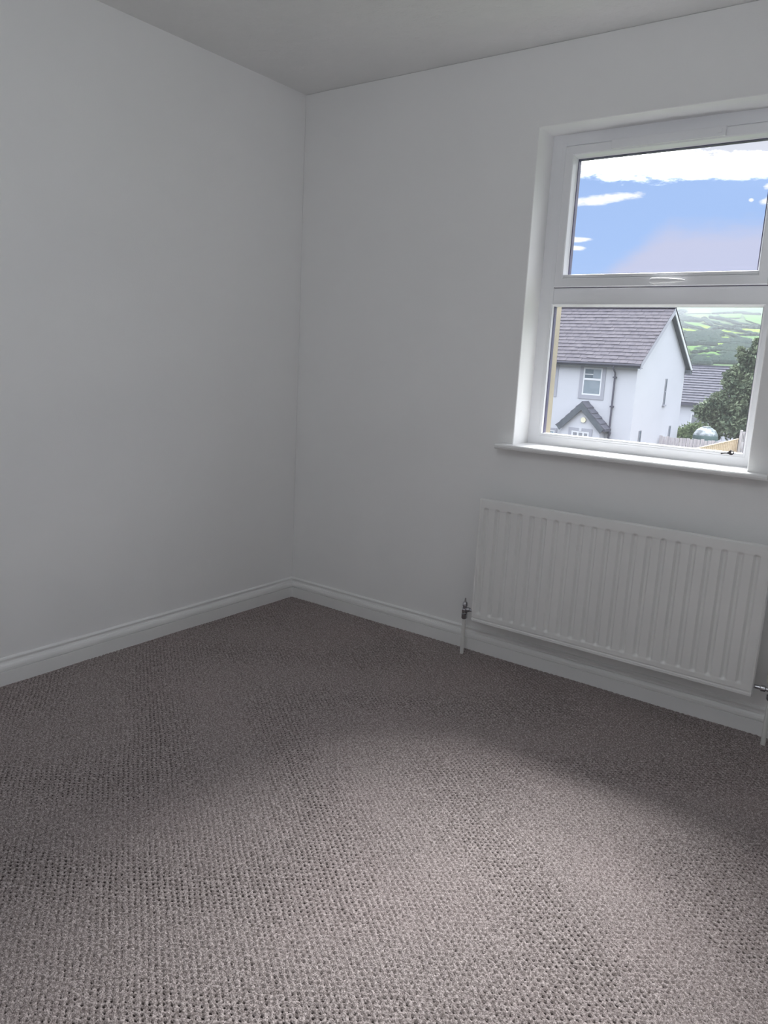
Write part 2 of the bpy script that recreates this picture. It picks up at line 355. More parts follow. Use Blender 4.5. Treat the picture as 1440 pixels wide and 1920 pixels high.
# lever handle on the sash bottom rail
hd = MB(); hz = 1.5575
hd.lathe((1.664, FY - .019, hz), [(.0125, 0), (.0125, -.010), (.0105, -.016), (.0095, -.026)], 'y', 20)
hb = hd.build('window_handle', 'upvc', win, smooth=True)
pts = []; lv = MB(); secs = [(1.652, .010, .007), (1.656, .0125, .009), (1.664, .0135, .0095), (1.680, .0125, .0085), (1.710, .0115, .0075), (1.745, .0085, .0065), (1.768, .0055, .005), (1.775, .003, .003)]
sv = []
for x, hz_, dy in secs:
    for k in range(12):
        a = 2 * math.pi * k / 12; sv.append((x, FY - .046 + dy * math.sin(a), hz + hz_ * .85 * math.cos(a)))
lv.add(sv, [(j * 12 + i, j * 12 + (i + 1) % 12, (j + 1) * 12 + (i + 1) % 12, (j + 1) * 12 + i) for j in range(len(secs) - 1) for i in range(12)] + [tuple(range(12)), tuple(range(84, 96))])
lv.build('lever', 'upvc', hb, smooth=True)
# inner sill board with horns and rounded nose
sb = MB()
sb.prism([(-.052, WB), (-.0565, WB - .004), (-.0575, WB - .010), (-.0555, WB - .0165), (-.050, WB - .0195), (.0005, WB - .0195), (.0005, WB)], 'x', 1.143, 2.160)
sb.box(WL + .0005, WR - .0005, .0003, FY + .0005, WB - .0195, WB)
sb.build('window_sill', 'trim', win)

# ================================================================= RADIATOR
rad = empty('radiator', (1.675, -.10, .165), label='white pressed steel panel radiator with vertical flutes on the wall under the window', cat='radiator')
def radiator_panel():
    x0, x1, z0, z1, y0 = 1.124, 2.221, .166, .690, -.110
    xs = [x0, x0 + .002, x0 + .0045, x0 + .0075, x0 + .0105]
    gx = [1.1585 + .05085 * i for i in range(21)]
    hw, sl = .0115, .0075
    for c_ in gx: xs += [c_ - hw, c_ - hw + sl * .5, c_ - hw + sl, c_, c_ + hw - sl, c_ + hw - sl * .5, c_ + hw]
    xs += [x1 - .0105, x1 - .0075, x1 - .0045, x1 - .002, x1]
    zs = [z0, z0 + .002, z0 + .010, z0 + .013, z0 + .016, z0 + .019, .196, .199, .202, .205, .208, .211, .220, .3, .45, .6, .636, .645, .648, .651, .6535, .656, .660, z1 - .012, z1 - .004, z1]
    xs = np.array(sorted(xs)); zs = np.array(zs)
    def ss(t): t = np.clip(t, 0, 1); return t * t * (3 - 2 * t)
    V = []
    for z in zs:
        fz = float(ss((z - .199) / .012) * (1 - ss((z - .645) / .011)))
        for x in xs:
            gd = min(abs(x - c_) for c_ in gx)
            fx = float(1 - ss((gd - (hw - sl)) / sl))
            y = y0 + .0105 * fx * fz
            e = min(x - x0, x1 - x); eb = z - z0; et = z1 - z
            if e < .002 - 1e-6: y += .004
            elif .0065 < e < .0095: y += .0018
            if eb < .002 - 1e-6: y += .004
            elif .0115 < eb < .0175: y += .0035
            if et < .0035: y += .006
            elif et < .011: y += .0008
            V.append((x, y, z))
    nx = len(xs); nz = len(zs)
    Fc = [(j * nx + i, j * nx + i + 1, (j + 1) * nx + i + 1, (j + 1) * nx + i) for j in range(nz - 1) for i in range(nx - 1)]
    mb = MB().add(V, Fc)
    bnd = [i for i in range(nx)] + [j * nx + nx - 1 for j in range(1, nz)] + [(nz - 1) * nx + i for i in range(nx - 2, -1, -1)] + [j * nx for j in range(nz - 2, 0, -1)]
    k = len(mb.v)
    mb.v += [(V[i][0], y0 + .020, V[i][2]) for i in bnd]
    L = len(bnd)
    mb.f += [(bnd[i], bnd[(i + 1) % L], k + (i + 1) % L, k + i) for i in range(L)] + [tuple(range(k, k + L))]
    return mb
rp = radiator_panel().build('panel', 'rad', rad, smooth=True)
for x in (1.30, 2.045):
    MB().box(x - .02, x + .02, -.0905, -.001, .60, .625).box(x - .02, x + .02, -.006, -.001, .24, .62).build('wall_bracket', 'rad', rad, bevel=.001)
MB().lathe((2.2215, -.094, .672), [(.006, 0), (.006, .006), (.0035, .010)], 'x', 12).build('bleed_plug', 'chrome', rad, smooth=True)
# left lockshield valve and its painted pipe
PXL, PYL = 1.0765, -.080
v = MB().lathe((PXL, PYL, .160), [(.0095, -.004), (.0125, 0), (.0125, .018), (.0095, .020), (.0085, .026), (.0085, .050), (.0105, .052), (.0105, .066), (.008, .070), (.004, .072), (.003, .088)], 'z', 12).lathe((PXL, PYL, .200), [(.007, 0), (.007, .012), (.010, .013), (.010, .024), (.007, .026), (.007, .052)], 'x', 12)
vo = v.build('valve', 'chrome', rad, smooth=True, label='small dark chrome lockshield valve')
MB().lathe((PXL, PYL, .194), [(.0125, -.012), (.0135, -.008), (.0135, .004), (.0125, .008)], 'z', 6).build('valve_nut', 'chrome', vo)
MB().tube([(PXL, PYL, .160), (PXL, PYL, -.004)], .0082, 14).build('supply_pipe', 'brass', rad, smooth=True)
# right thermostatic valve
PXR, PYR = 2.274, -.080
v2 = MB().lathe((PXR, PYR, .165), [(.0095, -.004), (.0125, 0), (.0125, .014), (.009, .017), (.009, .044), (.012, .046), (.012, .056)], 'z', 12).lathe((PXR, PYR, .197), [(.007, 0), (.007, -.016), (.011, -.018), (.011, -.032), (.007, -.034), (.007, -.054)], 'x', 12)
vo2 = v2.build('valve', 'chrome', rad, smooth=True, label='chrome thermostatic valve with cream head')
MB().lathe((PXR, PYR, .222), [(.016, 0), (.018, .004), (.019, .02), (.0175, .048), (.013, .060), (.006, .063)], 'z', 20).build('thermostat_head', 'cream_plastic', vo2, smooth=True, label='cream plastic thermostat head')
MB().tube([(PXR, PYR, .165), (PXR, PYR, -.004)], .0082, 14).build('supply_pipe', 'brass', rad, smooth=True)

# ================================================================= ADDED FILL PENDANT
fill_pend = empty('fill_lamp', (FILL_POS.x, FILL_POS.y, RH), label='added fill lamp on a pendant fitting, out of view, brightening the room', cat='lamp')
MB().lathe((FILL_POS.x, FILL_POS.y, RH - .035), [(.045, 0), (.05, .012), (.05, .035)], 'z', 20).build('fill_lamp_rose', 'upvc', fill_pend, smooth=True)
MB().tube([(FILL_POS.x, FILL_POS.y, RH - .03), (FILL_POS.x, FILL_POS.y, FILL_POS.z + .14)], .003, 8).build('fill_lamp_flex', 'upvc', fill_pend)
MB().lathe((FILL_POS.x, FILL_POS.y, FILL_POS.z + .095), [(.035, 0), (.035, .03), (.012, .05)], 'z', 16).build('fill_lamp_holder', 'upvc', fill_pend, smooth=True)
ld = bpy.data.lights.new('fill_light', 'POINT'); ld.energy = FILL_W; ld.shadow_soft_size = .10; ld.color = (.89, .945, 1.0)  # unseen point light added to make up for weak daylight
lo = bpy.data.objects.new('fill_light', ld); col.objects.link(lo); lo.location = FILL_POS

# ================================================================= KEY on the lower bead
kx, ky, kz = 2.001, FY - .004, .9600
k = MB()
prof = [(kx + .0095 * math.cos(a) * 1.0, kz + .0085 * math.sin(a)) for a in [2 * math.pi * i / 20 for i in range(20)]]
hole = [(kx + .0032 + .0034 * math.cos(a), kz + .001 + .0034 * math.sin(a)) for a in [2 * math.pi * i / 20 for i in range(20)]]
vs = [(x, ky, z) for x, z in prof] + [(x, ky, z) for x, z in hole] + [(x, ky + .003, z) for x, z in prof] + [(x, ky + .003, z) for x, z in hole]
fs = []
for i in range(20):
    j = (i + 1) % 20
    fs += [(i, j, 20 + j, 20 + i), (40 + i, 40 + j, 60 + j, 60 + i), (i, j, 40 + j, 40 + i), (20 + i, 20 + j, 60 + j, 60 + i)]
k.add(vs, fs)
k.prism([(kx - .0085, kz + .0035), (kx - .016, kz - .0015), (kx - .030, kz - .0045), (kx - .0345, kz - .0045), (kx - .035, kz - .0085), (kx - .031, kz - .0088), (kx - .028, kz - .0072), (kx - .016, kz - .0048), (kx - .008, kz - .0055)], 'y', ky + .0003, ky + .0027)
props(k.build('key', 'dark'), label='small dark metal key leaning on the window frame ledge at the lower right', cat='key')

# ================================================================= OUTSIDE
def at(u, v, ax, val):
    """point where the sight line through photo pixel (u, v) meets the plane coordinate[ax] = val (survey helper)"""
    d = R_ * ((u - 720) / F_PX) - U_ * ((v - 960) / F_PX) + D_
    return CAM + d * ((val - CAM[ax]) / d[ax])
GZ = -3.5; nx0 = -4.3
MB().box(-60, 60, .32, 75, GZ - .4, GZ).build('ground', 'gravel', kind='structure')
MB().box(-60, 60, 11, 18, GZ, GZ + .02).build('road', 'tarmac', kind='structure')
MB().box(-60, 60, 3, 11, GZ, GZ + .06).box(nx0, 60, 18, 32, GZ, GZ + .06).build('lawn', 'grass', kind='structure')
MB().box(-60, 60, 75, 160, GZ - .6, GZ - .05).build('far_meadow', 'grass', kind='structure')

# ---------------- white two-storey house opposite
HX0, HX1, HY0, HY1 = -17.0, -7.92, 28.8, 35.6
EZ, RZ, RYY = 1.60, 4.09, 32.2            # eaves edge height (at y 28.45), ridge height, ridge y
EY0, EY1, GX = 28.45, 35.95, -7.68
sl = (RZ - EZ) / (RYY - EY0)
house = empty('house', (-12.4, 32.2, GZ), label='white rendered two-storey house with a brown tiled gable roof and dark gabled porch', cat='house')
wz = lambda y: EZ - .16 + sl * ((y - EY0) if y < RYY else (EY1 - y))
bd = MB().prism([(HY0, GZ), (HY1, GZ), (HY1, wz(HY1)), (RYY, wz(RYY)), (HY0, wz(HY0))], 'x', HX0, HX1).build('rendered_wall', 'render', house)
MB().prism([(EY0, EZ - .03), (RYY, RZ - .03), (EY1, EZ - .03), (EY1, EZ - .13), (RYY, RZ - .15), (EY0, EZ - .13)], 'x', HX0 - .2, GX - .03).build('roof_deck', 'fascia', house)
# tile courses on the street slope
NC = 16; Ls = math.hypot(RYY - EY0, RZ - EZ); cs, sn = (RYY - EY0) / Ls, (RZ - EZ) / Ls
random.seed(3)
def course(k, n, y0, z0, cs, sn, L, x0, x1, tw, th, name, material, parent, sgn=1, lift=.035, back=None):
    step_ = L / n; a = k * step_; mb = MB(); x = x0 - (tw / 2 if k % 2 else 0)
    while x < x1 - .02:
        xa, xb = max(x, x0) + .004, min(x + tw, x1) - .004
        if xb - xa > .03:
            j = random.uniform(-.012, .012); u0, u1 = a - .03 + j, a + step_ + .03
            lo = lift + random.uniform(-.006, .008); hi = .008
            def P(u, h): return (y0 + sgn * (u * cs - h * sn) , z0 + u * sn + h * cs)
            mb.prism([P(u0, 0), P(u0, lo + th), P(u1, hi + th), P(u1, 0)], 'x', xa, xb)
        x += tw
    return mb.build(name, material, parent)
for k_ in range(NC): course(k_, NC, EY0, EZ - .03, cs, sn, Ls - .06, -14.2, GX, .33, .012, 'tile_course', 'tile', house)
MB().prism([(RYY, RZ - .12), (EY1, EZ - .05), (EY1, EZ), (RYY, RZ + .01)], 'x', HX0, GX).build('rear_slope', 'tile', house)
rt = MB()
for i in range(16):
    xa = -14.2 + i * .4075
    rt.prism([(RYY - .13, RZ - .035), (RYY - .08, RZ + .03), (RYY, RZ + .055), (RYY + .08, RZ + .03), (RYY + .13, RZ - .035)], 'x', xa, xa + .40)
rt.build('ridge_tiles', 'tile', house)
# eaves: fascia, gutter, soffit
MB().box(HX0, GX - .04, EY0 + .01, EY0 + .05, EZ - .20, EZ - .03).build('fascia_board', 'fascia', house)
MB().prism([(EY0 - .09, EZ - .035), (EY0 - .10, EZ - .09), (EY0 - .07, EZ - .135), (EY0 - .02, EZ - .145), (EY0 + .01, EZ - .13), (EY0 + .01, EZ - .035)], 'x', HX0, GX - .02).build('gutter', 'pipe', house)
MB().box(HX0, GX - .05, EY0 + .05, HY0 + .01, EZ - .20, EZ - .17).build('soffit', 'fascia', house)
# gable barge boards and verge soffits (front rake thin, back rake seen from below)
for (ya, yb) in ((EY0, RYY), (EY1, RYY)):
    MB().prism([(ya, EZ - .01), (yb, RZ - .01), (yb, RZ - .27), (ya, EZ - .24)], 'x', GX - .035, GX).build('barge_board', 'surround' if ya < RYY else 'frame_far', house)
    MB().prism([(ya, EZ - .16), (yb, RZ - .18), (yb, RZ - .24), (ya, EZ - .21)], 'x', HX1 - .01, GX - .034).build('verge_soffit', 'fascia', house)
MB().box(HX1, GX, EY1 - .40, EY1, EZ - .30, EZ - .12).build('eaves_box', 'fascia', house)
# first-floor front window with grey plaster surround
def far_window(parent, x0, x1, z0, z1, y, transom=None, mull=None, sur=(.15, .15, .07, .17), open_=False, glassy=True):
    l, r_, t_, b_ = sur
    s_ = MB().ring(x0 - l, x1 + r_, z0 - b_, z1 + t_, [(0, y), (0, y - .03), (min(l, r_) * .95, y - .03), (min(l, r_) * .95, y)])
    if sum(sur): 
        s_ = MB().box(x0 - l, x0, y - .03, y + .01, z0 - b_, z1 + t_).box(x1, x1 + r_, y - .03, y + .01, z0 - b_, z1 + t_).box(x0, x1, y - .03, y + .01, z1, z1 + t_).box(x0, x1, y - .03, y + .01, z0 - b_, z0)
        s_.build('window_surround', 'surround', parent)
    wf = MB().ring(x0, x1, z0, z1, [(0, y - .005), (0, y - .02), (.055, y - .02), (.06, y - .005)]).build('window', 'frame_far', parent)
    if transom: MB().box(x0 + .05, x1 - .05, y - .022, y - .004, transom - .04, transom + .04).build('glazing_bar', 'frame_far', wf)
    for mx_ in (mull or []): MB().box(mx_ - .04, mx_ + .04, y - .022, y - .004, z0 + .05, z1 - .05).build('glazing_bar', 'frame_far', wf)
    MB().box(x0 + .05, x1 - .05, y - .010, y - .006, z0 + .05, z1 - .05).build('window_glass', 'glass_far', wf)
    return wf
WX0, WX1, WZ0, WZ1 = -10.19, -9.37, .205, 1.345
wf = far_window(house, WX0, WX1, WZ0, WZ1, HY0, transom=.865)
MB().box(WX0 + .05, WX1 - .05, HY0 - .0055, HY0 - .003, WZ0 + .05, .83).build('drawn_blind', 'curtain', wf)
MB().box(WX0 + .05, WX1 - .05, HY0 - .0055, HY0 - .003, .90, WZ1 - .05).build('drawn_blind', 'curtain', wf)
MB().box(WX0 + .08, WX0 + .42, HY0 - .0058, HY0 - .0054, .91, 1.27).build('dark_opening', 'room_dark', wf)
MB().box(WX0 + .07, WX0 + .43, HY0 - .03, HY0 - .0105, 1.05, 1.085).build('open_vent_rail', 'frame_far', wf)
# neighbouring front window (only its right side shows beyond the reveal) and ground-floor window
far_window(house, -12.3, -11.48, .205, 1.345, HY0, transom=.865)
far_window(house, -12.4, -11.25, -2.4, -1.42, HY0, transom=-1.75, mull=[-11.8], sur=(.1, .1, .1, .1))
# gable slit windows with small sills
for (yc, z0, z1, wd) in ((32.83, -.12, 1.04, .24), (29.98, -2.2, -1.17, .30), (34.22, -2.2, -1.12, .26)):
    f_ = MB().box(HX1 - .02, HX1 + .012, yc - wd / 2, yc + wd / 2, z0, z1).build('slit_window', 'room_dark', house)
    MB().box(HX1 + .0125, HX1 + .016, yc - wd / 2 + .04, yc + wd / 2 - .04, z0 + .04, z1 - .04).build('window_glass', 'glass_far', f_)
    MB().box(HX1 + .0125, HX1 + .03, yc - wd / 2, yc - wd / 2 + .04, z0, z1).box(HX1 + .0125, HX1 + .03, yc + wd / 2 - .04, yc + wd / 2, z0, z1).box(HX1 + .0125, HX1 + .03, yc - wd / 2 + .04, yc + wd / 2 - .04, (z0 + z1) / 2 - .02, (z0 + z1) / 2 + .02).build('window_frame', 'surround', f_)
    MB().box(HX1, HX1 + .08, yc - wd / 2 - .08, yc + wd / 2 + .08, z0 - .07, z0).build('stone_sill', 'surround', f_)
# downpipe with swan-neck, brackets
MB().tube([(-8.80, EY0 - .03, EZ - .12), (-8.80, EY0 - .02, EZ - .24), (-8.80, HY0 - .09, EZ - .42), (-8.80, HY0 - .08, EZ - .6), (-8.80, HY0 - .08, GZ + .05)], .038, 10).build('downpipe', 'pipe', house, smooth=True)
for z in (1.0, -.2, -1.3, -2.6): MB().box(-8.87, -8.73, HY0 - .14, HY0, z - .03, z + .03).build('pipe_bracket', 'pipe', house)
# porch: shallow gabled canopy on a white block with a glazed door
PXc, PZa, PHw, PRise, PY0 = -9.85, -.11, 1.04, 1.03, 28.08
pw = MB().prism([(PXc - .84, GZ), (PXc + .84, GZ), (PXc + .84, PZa - .95), (PXc, PZa - .17), (PXc - .84, PZa - .95)], 'y', PY0 + .14, HY0 + .01).build('porch_wall', 'render', house)
for sg in (-1, 1):
    # roof slab, tiles in courses, barge board
    MB().prism([(PXc, PZa), (PXc + sg * PHw, PZa - PRise), (PXc + sg * (PHw - .03), PZa - PRise - .05), (PXc, PZa - .08)], 'y', PY0 + .03, HY0).build('porch_roof_slab', 'fascia', house)
    L = math.hypot(PHw, PRise); cc, ss_ = PHw / L, PRise / L
    for k_ in range(5):
        mb = MB()
        for i in range(3):
            ya = PY0 + i * (HY0 - PY0) / 3; yb = ya + (HY0 - PY0) / 3 - .008
            u0, u1 = k_ * L / 5, (k_ + 1) * L / 5 + .03
            jj = random.uniform(0, .01)
            Q = lambda u, h: (PXc + sg * (u * cc + h * ss_), PZa - u * ss_ + h * cc)
            mb.prism([Q(u0, 0), Q(u0, .025), Q(u1, .055 + jj), Q(u1, .015)], 'y', ya, yb)
        mb.build('porch_tile_course', 'slate', house)
    MB().prism([(PXc, PZa - .0), (PXc + sg * PHw, PZa - PRise), (PXc + sg * (PHw - .14), PZa - PRise - .17), (PXc, PZa - .30)], 'y', PY0 - .02, PY0 + .03).build('porch_barge_board', 'fascia', house)
MB().prism([(PXc - .09, PZa - .05), (PXc, PZa + .07), (PXc + .09, PZa - .05)], 'y', PY0 - .01, HY0).build('porch_ridge', 'slate', house)
MB().box(PXc + PHw - .06, PXc + PHw + .06, PY0 + .02, HY0, PZa - PRise - .08, PZa - PRise + .0).build('porch_gutter', 'pipe', house)
MB().tube([(PXc + PHw, HY0 - .12, PZa - PRise - .07), (PXc + PHw + .06, HY0 - .1, PZa - PRise - .2), (-8.80, HY0 - .08, PZa - PRise - .34)], .035, 8).build('porch_outlet_pipe', 'pipe', house)
MB().lathe((-9.75, PY0 + .14, -.82), [(.11, -.07), (.11, -.02), (.08, 0)], 'y', 14).build('wall_lantern', 'lamp', house, smooth=True, label='cream oval bulkhead light on the porch gable')
yd = PY0 + .14
MB().box(PXc - .52, PXc + .52, yd - .03, yd, -1.30, -1.17).box(PXc - .52, PXc - .39, yd - .03, yd, GZ, -1.30).box(PXc + .39, PXc + .52, yd - .03, yd, GZ, -1.30).build('door_surround', 'surround', house)
MB().box(PXc - .05, PXc + .06, yd - .045, yd - .029, -1.31, -1.16).build('keystone', 'render', house)
dr = MB().ring(PXc - .39, PXc + .39, GZ + .1, -1.30, [(0, yd - .004), (0, yd - .02), (.07, yd - .02), (.07, yd - .004)]).build('front_door', 'frame_far', house)
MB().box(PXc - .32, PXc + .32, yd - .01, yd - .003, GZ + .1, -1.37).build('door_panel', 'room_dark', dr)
for xx in (PXc - .10, PXc + .14): MB().box(xx - .035, xx + .035, yd - .022, yd - .011, GZ + .1, -1.37).build('door_stile', 'frame_far', dr)

# small round-topped butt by the downpipe
wbt = MB().lathe((-8.17, 28.05, GZ), [(.20, 0), (.24, .3), (.25, 1.2), (.25, 1.72), (.24, 1.76)], 'z', 24).build('water_butt', 'surround', smooth=True)
props(wbt, label='pale grey round-topped water butt below the dark downpipe of the white house', cat='water butt')
MB().lathe((-8.17, 28.05, GZ + 1.76), [(.265, 0), (.265, .05), (.22, .11), (.13, .155), (.03, .17)], 'z', 24).build('lid', 'pipe', wbt, smooth=True)

# ---------------- bungalow behind, to the right
BY = 50.0
bung = empty('bungalow', (-8, BY, GZ), label='low white house with a long grey tiled roof half hidden by the tree', cat='house')
r0 = at(1297, 685, 1, BY + 4.0); rz = r0.z; e0 = at(1285, 755, 1, BY); ez = e0.z
bx0, bx1 = -16.5, -5.0
MB().prism([(BY + .3, GZ), (BY + 7.7, GZ), (BY + 7.7, ez), (BY + 4, rz - .25), (BY + .3, ez)], 'x', bx0, bx1 - .2).build('rendered_wall', 'render', bung)
MB().prism([(BY, ez), (BY + 4, rz), (BY + 8, ez), (BY + 8, ez - .1), (BY + 4, rz - .12), (BY, ez - .1)], 'x', bx0, bx1).build('roof_deck', 'fascia', bung)
L = math.hypot(4, rz - ez); c1_, s1_ = 4 / L, (rz - ez) / L
for k_ in range(15): course(k_, 15, BY, ez, c1_, s1_, L - .05, bx0, bx1, .9, .01, 'tile_course', 'tile2', bung, lift=.06)
MB().box(bx0, bx1, BY + 3.88, BY + 4.12, rz - .04, rz + .06).build('ridge_tiles', 'tile2', bung)
MB().box(bx0, bx1, BY - .08, BY + .04, ez - .16, ez + .0).build('gutter', 'pipe', bung)
p_ = at(1295, 785, 1, BY + .3)
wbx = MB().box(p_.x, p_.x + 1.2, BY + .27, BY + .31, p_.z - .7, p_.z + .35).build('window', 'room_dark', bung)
MB().ring(p_.x, p_.x + 1.2, p_.z - .7, p_.z + .35, [(0, BY + .27), (0, BY + .25), (.07, BY + .25), (.07, BY + .27)]).build('window_frame', 'frame_far', wbx)

# ---------------- oil tank
tk = at(1322, 822, 1, 35.2)
tank = empty('oil_tank', (tk.x, 35.2, GZ), label='round green plastic oil tank with a pale domed top behind the fence', cat='tank')
tzt = at(1322, 799, 1, 35.2).z
MB().lathe((tk.x, 35.2, GZ), [(.5, 0), (.56, .1), (.57, 1.2), (.55, 1.25), (.57, 1.3), (.57, tzt - GZ - .62), (.54, tzt - GZ - .60), (.56, tzt - GZ - .55), (.55, tzt - GZ - .42)], 'z', 28).build('tank_body', 'tank', tank, smooth=True)
MB().lathe((tk.x, 35.2, tzt - .42), [(.55, 0), (.53, .07), (.42, .24), (.24, .36), (.20, .37), (.19, .41), (.05, .42)], 'z', 14).build('tank_dome', 'tank_top', tank)

# ---------------- grey plank fence behind the house's gable
fy = 32.7; FZ = at(1320, 826, 1, fy).z
fence = empty('plank_fence', (-6.2, fy, GZ), label='weathered grey vertical plank fence running from the white gable to the corner', cat='fence')
x = -7.88; i = 0
while x < -4.62:
    wd = random.uniform(.125, .14); top = FZ + random.uniform(-.03, .03) + .02
    MB().box(x, x + wd, fy - .012 - (.012 if i % 2 else 0), fy + .012 - (.012 if i % 2 else 0), GZ, top).build('plank', 'wood_grey', fence)
    x += wd + .018; i += 1
for z in (FZ - .25, FZ - 1.3): MB().box(-7.88, -4.6, fy + .013, fy + .06, z - .04, z + .04).build('rail', 'wood_grey', fence)
# new timber fence turning towards the viewer
nx_ = -4.56; nz = at(1372, 827, 0, nx_).z
tf = empty('timber_fence', (nx_, 28, GZ), label='new pale orange timber fence running towards the viewer from the corner post', cat='fence')
y = 32.6; i = 0
while y > 22.5:
    wd = .148
    MB().box(nx_ - .012 + (.01 if i % 2 else 0), nx_ + .012 + (.01 if i % 2 else 0), y - wd, y, GZ, nz + random.uniform(-.008, .008)).build('plank', 'wood_new', tf)
    y -= wd + .006; i += 1
MB().box(nx_ - .06, nx_ - .013, 22.5, 32.6, nz - .3, nz - .2).build('rail', 'wood_new', tf)
MB().box(nx_ - .02, nx_ + .03, 22.5, 32.6, nz + .01, nz + .045).build('capping_rail', 'wood_new', tf)
# tall grey slatted gate right of the corner
gz_ = at(1388, 809, 1, 32.4).z
gate = empty('garden_gate', (-3.9, 32.4, GZ), label='tall grey slatted garden gate with open gaps, right of the new timber fence', cat='gate')
for xx in (-4.42, -3.98): MB().box(xx - .05, xx + .05, 32.35, 32.45, GZ, gz_ + .06).build('post', 'wood_grey', gate, bevel=.01, bseg=1)
for k_ in range(6):
    MB().box(-4.35 + k_ * .058, -4.35 + k_ * .058 + .035, 32.385, 32.41, GZ + .1, gz_ - .02).build('slat', 'wood_grey', gate)
for z in (gz_ - .05, gz_ - .75, GZ + .3): MB().box(-4.37, -4.03, 32.41, 32.44, z - .05, z + .05).build('rail', 'wood_grey', gate)
for k_ in range(7):
    MB().box(-3.90 + k_ * .15, -3.90 + k_ * .15 + .125, 32.385, 32.41, GZ + .1, gz_ - .02).build('slat', 'wood_grey', gate)
MB().box(-2.80, -2.70, 32.35, 32.45, GZ, gz_ + .06).build('post', 'wood_grey', gate)

# ---------------- foliage
def leaves(name, blobs, count, size, material, parent=None, kind=None, **kw):
    tot = sum(b_[3] ** 2 for b_ in blobs); V = []; Fc = []
    for (cx_, cy_, cz_, r_, sq) in blobs:
        for _ in range(int(count * r_ * r_ / tot)):
            d = rng.normal(size=3); d /= np.linalg.norm(d); rr = r_ * (rng.random() ** .34) * (1.0 if rng.random() > .22 else 1.0 + .35 * rng.random())
            rr *= 1 + .18 * math.sin(d[0] * 9 + cx_) * math.cos(d[2] * 8 + cz_)
            p = np.array([cx_ + d[0] * rr, cy_ + d[1] * rr, cz_ + d[2] * rr * sq])
            a = rng.normal(size=3); a /= np.linalg.norm(a); b2 = np.cross(a, rng.normal(size=3)); b2 /= np.linalg.norm(b2); s_ = size * (.5 + .9 * rng.random())
            k0 = len(V); nrm = np.cross(a, b2)
            V += [tuple(p - a * s_), tuple(p - b2 * s_ * .45 + nrm * s_ * .12), tuple(p + a * s_), tuple(p + b2 * s_ * .45 + nrm * s_ * .12)]
            Fc += [(k0, k0 + 1, k0 + 2), (k0, k0 + 2, k0 + 3)]
    me = bpy.data.meshes.new(name); me.from_pydata(V, [], Fc); me.materials.append(M[material]); o = bpy.data.objects.new(name, me); col.objects.link(o)
    if parent is not None: o.parent = parent; o.matrix_parent_inverse = Matrix.Translation(parent_world(parent)).inverted()
    return props(o, kind=kind, **kw)
TY = 38.5
def tp(u, v, r, dy=0, sq=.85): p = at(u, v, 1, TY + dy); return (p.x, p.y, p.z, r * (TY + 2.84) / F_PX, sq)
tree = empty('tree', (at(1385, 700, 1, TY).x, TY, GZ), label='large leafy green tree spreading over the grey roof at the right of the view', cat='tree')
blobs = [tp(1330, 775, 22), tp(1318, 768, 14, -.5), tp(1345, 758, 20), tp(1358, 785, 26, .5), tp(1380, 760, 26), tp(1375, 800, 24, -.4), tp(1400, 790, 24), tp(1378, 725, 20), tp(1392, 700, 20, .3), tp(1372, 705, 13), tp(1402, 735, 22), tp(1415, 690, 20, .4),
         tp(1398, 668, 13), tp(1418, 655, 11), tp(1420, 640, 7), tp(1390, 655, 6), tp(1425, 720, 24), tp(1432, 770, 26), tp(1450, 740, 34, .6), tp(1470, 700, 30), tp(1470, 780, 34), tp(1352, 742, 8), tp(1342, 740, 5), tp(1338, 812, 16), tp(1395, 812, 16), tp(1455, 660, 22)]
leaves('foliage', blobs, 26000, .105, 'leaf', tree, kind='stuff')
bx = tree.location.x
tr = MB().tube([(bx + .4, TY, GZ), (bx + .35, TY, -1.5), (bx + .5, TY, .3), (bx + .9, TY, 1.8)], [.24, .18, .12, .05], 10)
tr.build('trunk', 'bark', tree, smooth=True)
for (dx, dz, l_) in ((-1.4, -.3, 1), (1.5, .4, 1), (-.5, 1.3, 1), (-.9, .5, 1)):
    MB().tube([(bx + .38, TY, -1.6 + .3 * l_), (bx + .4 + dx * .5, TY + .1, -.9 + dz * .5), (bx + .4 + dx, TY, -.4 + dz)], [.10, .07, .03], 8).build('branch', 'bark', tree, smooth=True)
hedge = empty('hedge', (at(1292, 815, 1, 37).x, 37, GZ), label='low bright green hedge between the white gable and the oil tank', cat='hedge')
def hp(u, v, r, dy=0): p = at(u, v, 1, 37 + dy); return (p.x, p.y, p.z, r * 39.8 / F_PX, 1)
leaves('foliage', [hp(1275, 812, 10), hp(1286, 812, 13), hp(1297, 808, 14), hp(1308, 805, 13), hp(1300, 822, 14), hp(1285, 828, 14), hp(1270, 826, 11), hp(1318, 812, 16, .5), hp(1275, 842, 18), hp(1300, 845, 20)], 9000, .07, 'leaf_hedge', hedge, kind='stuff')
MB().tube([(hedge.location.x, 37, GZ), (hedge.location.x + .1, 37, -1.4)], [.08, .03], 8).build('trunk', 'bark', hedge)

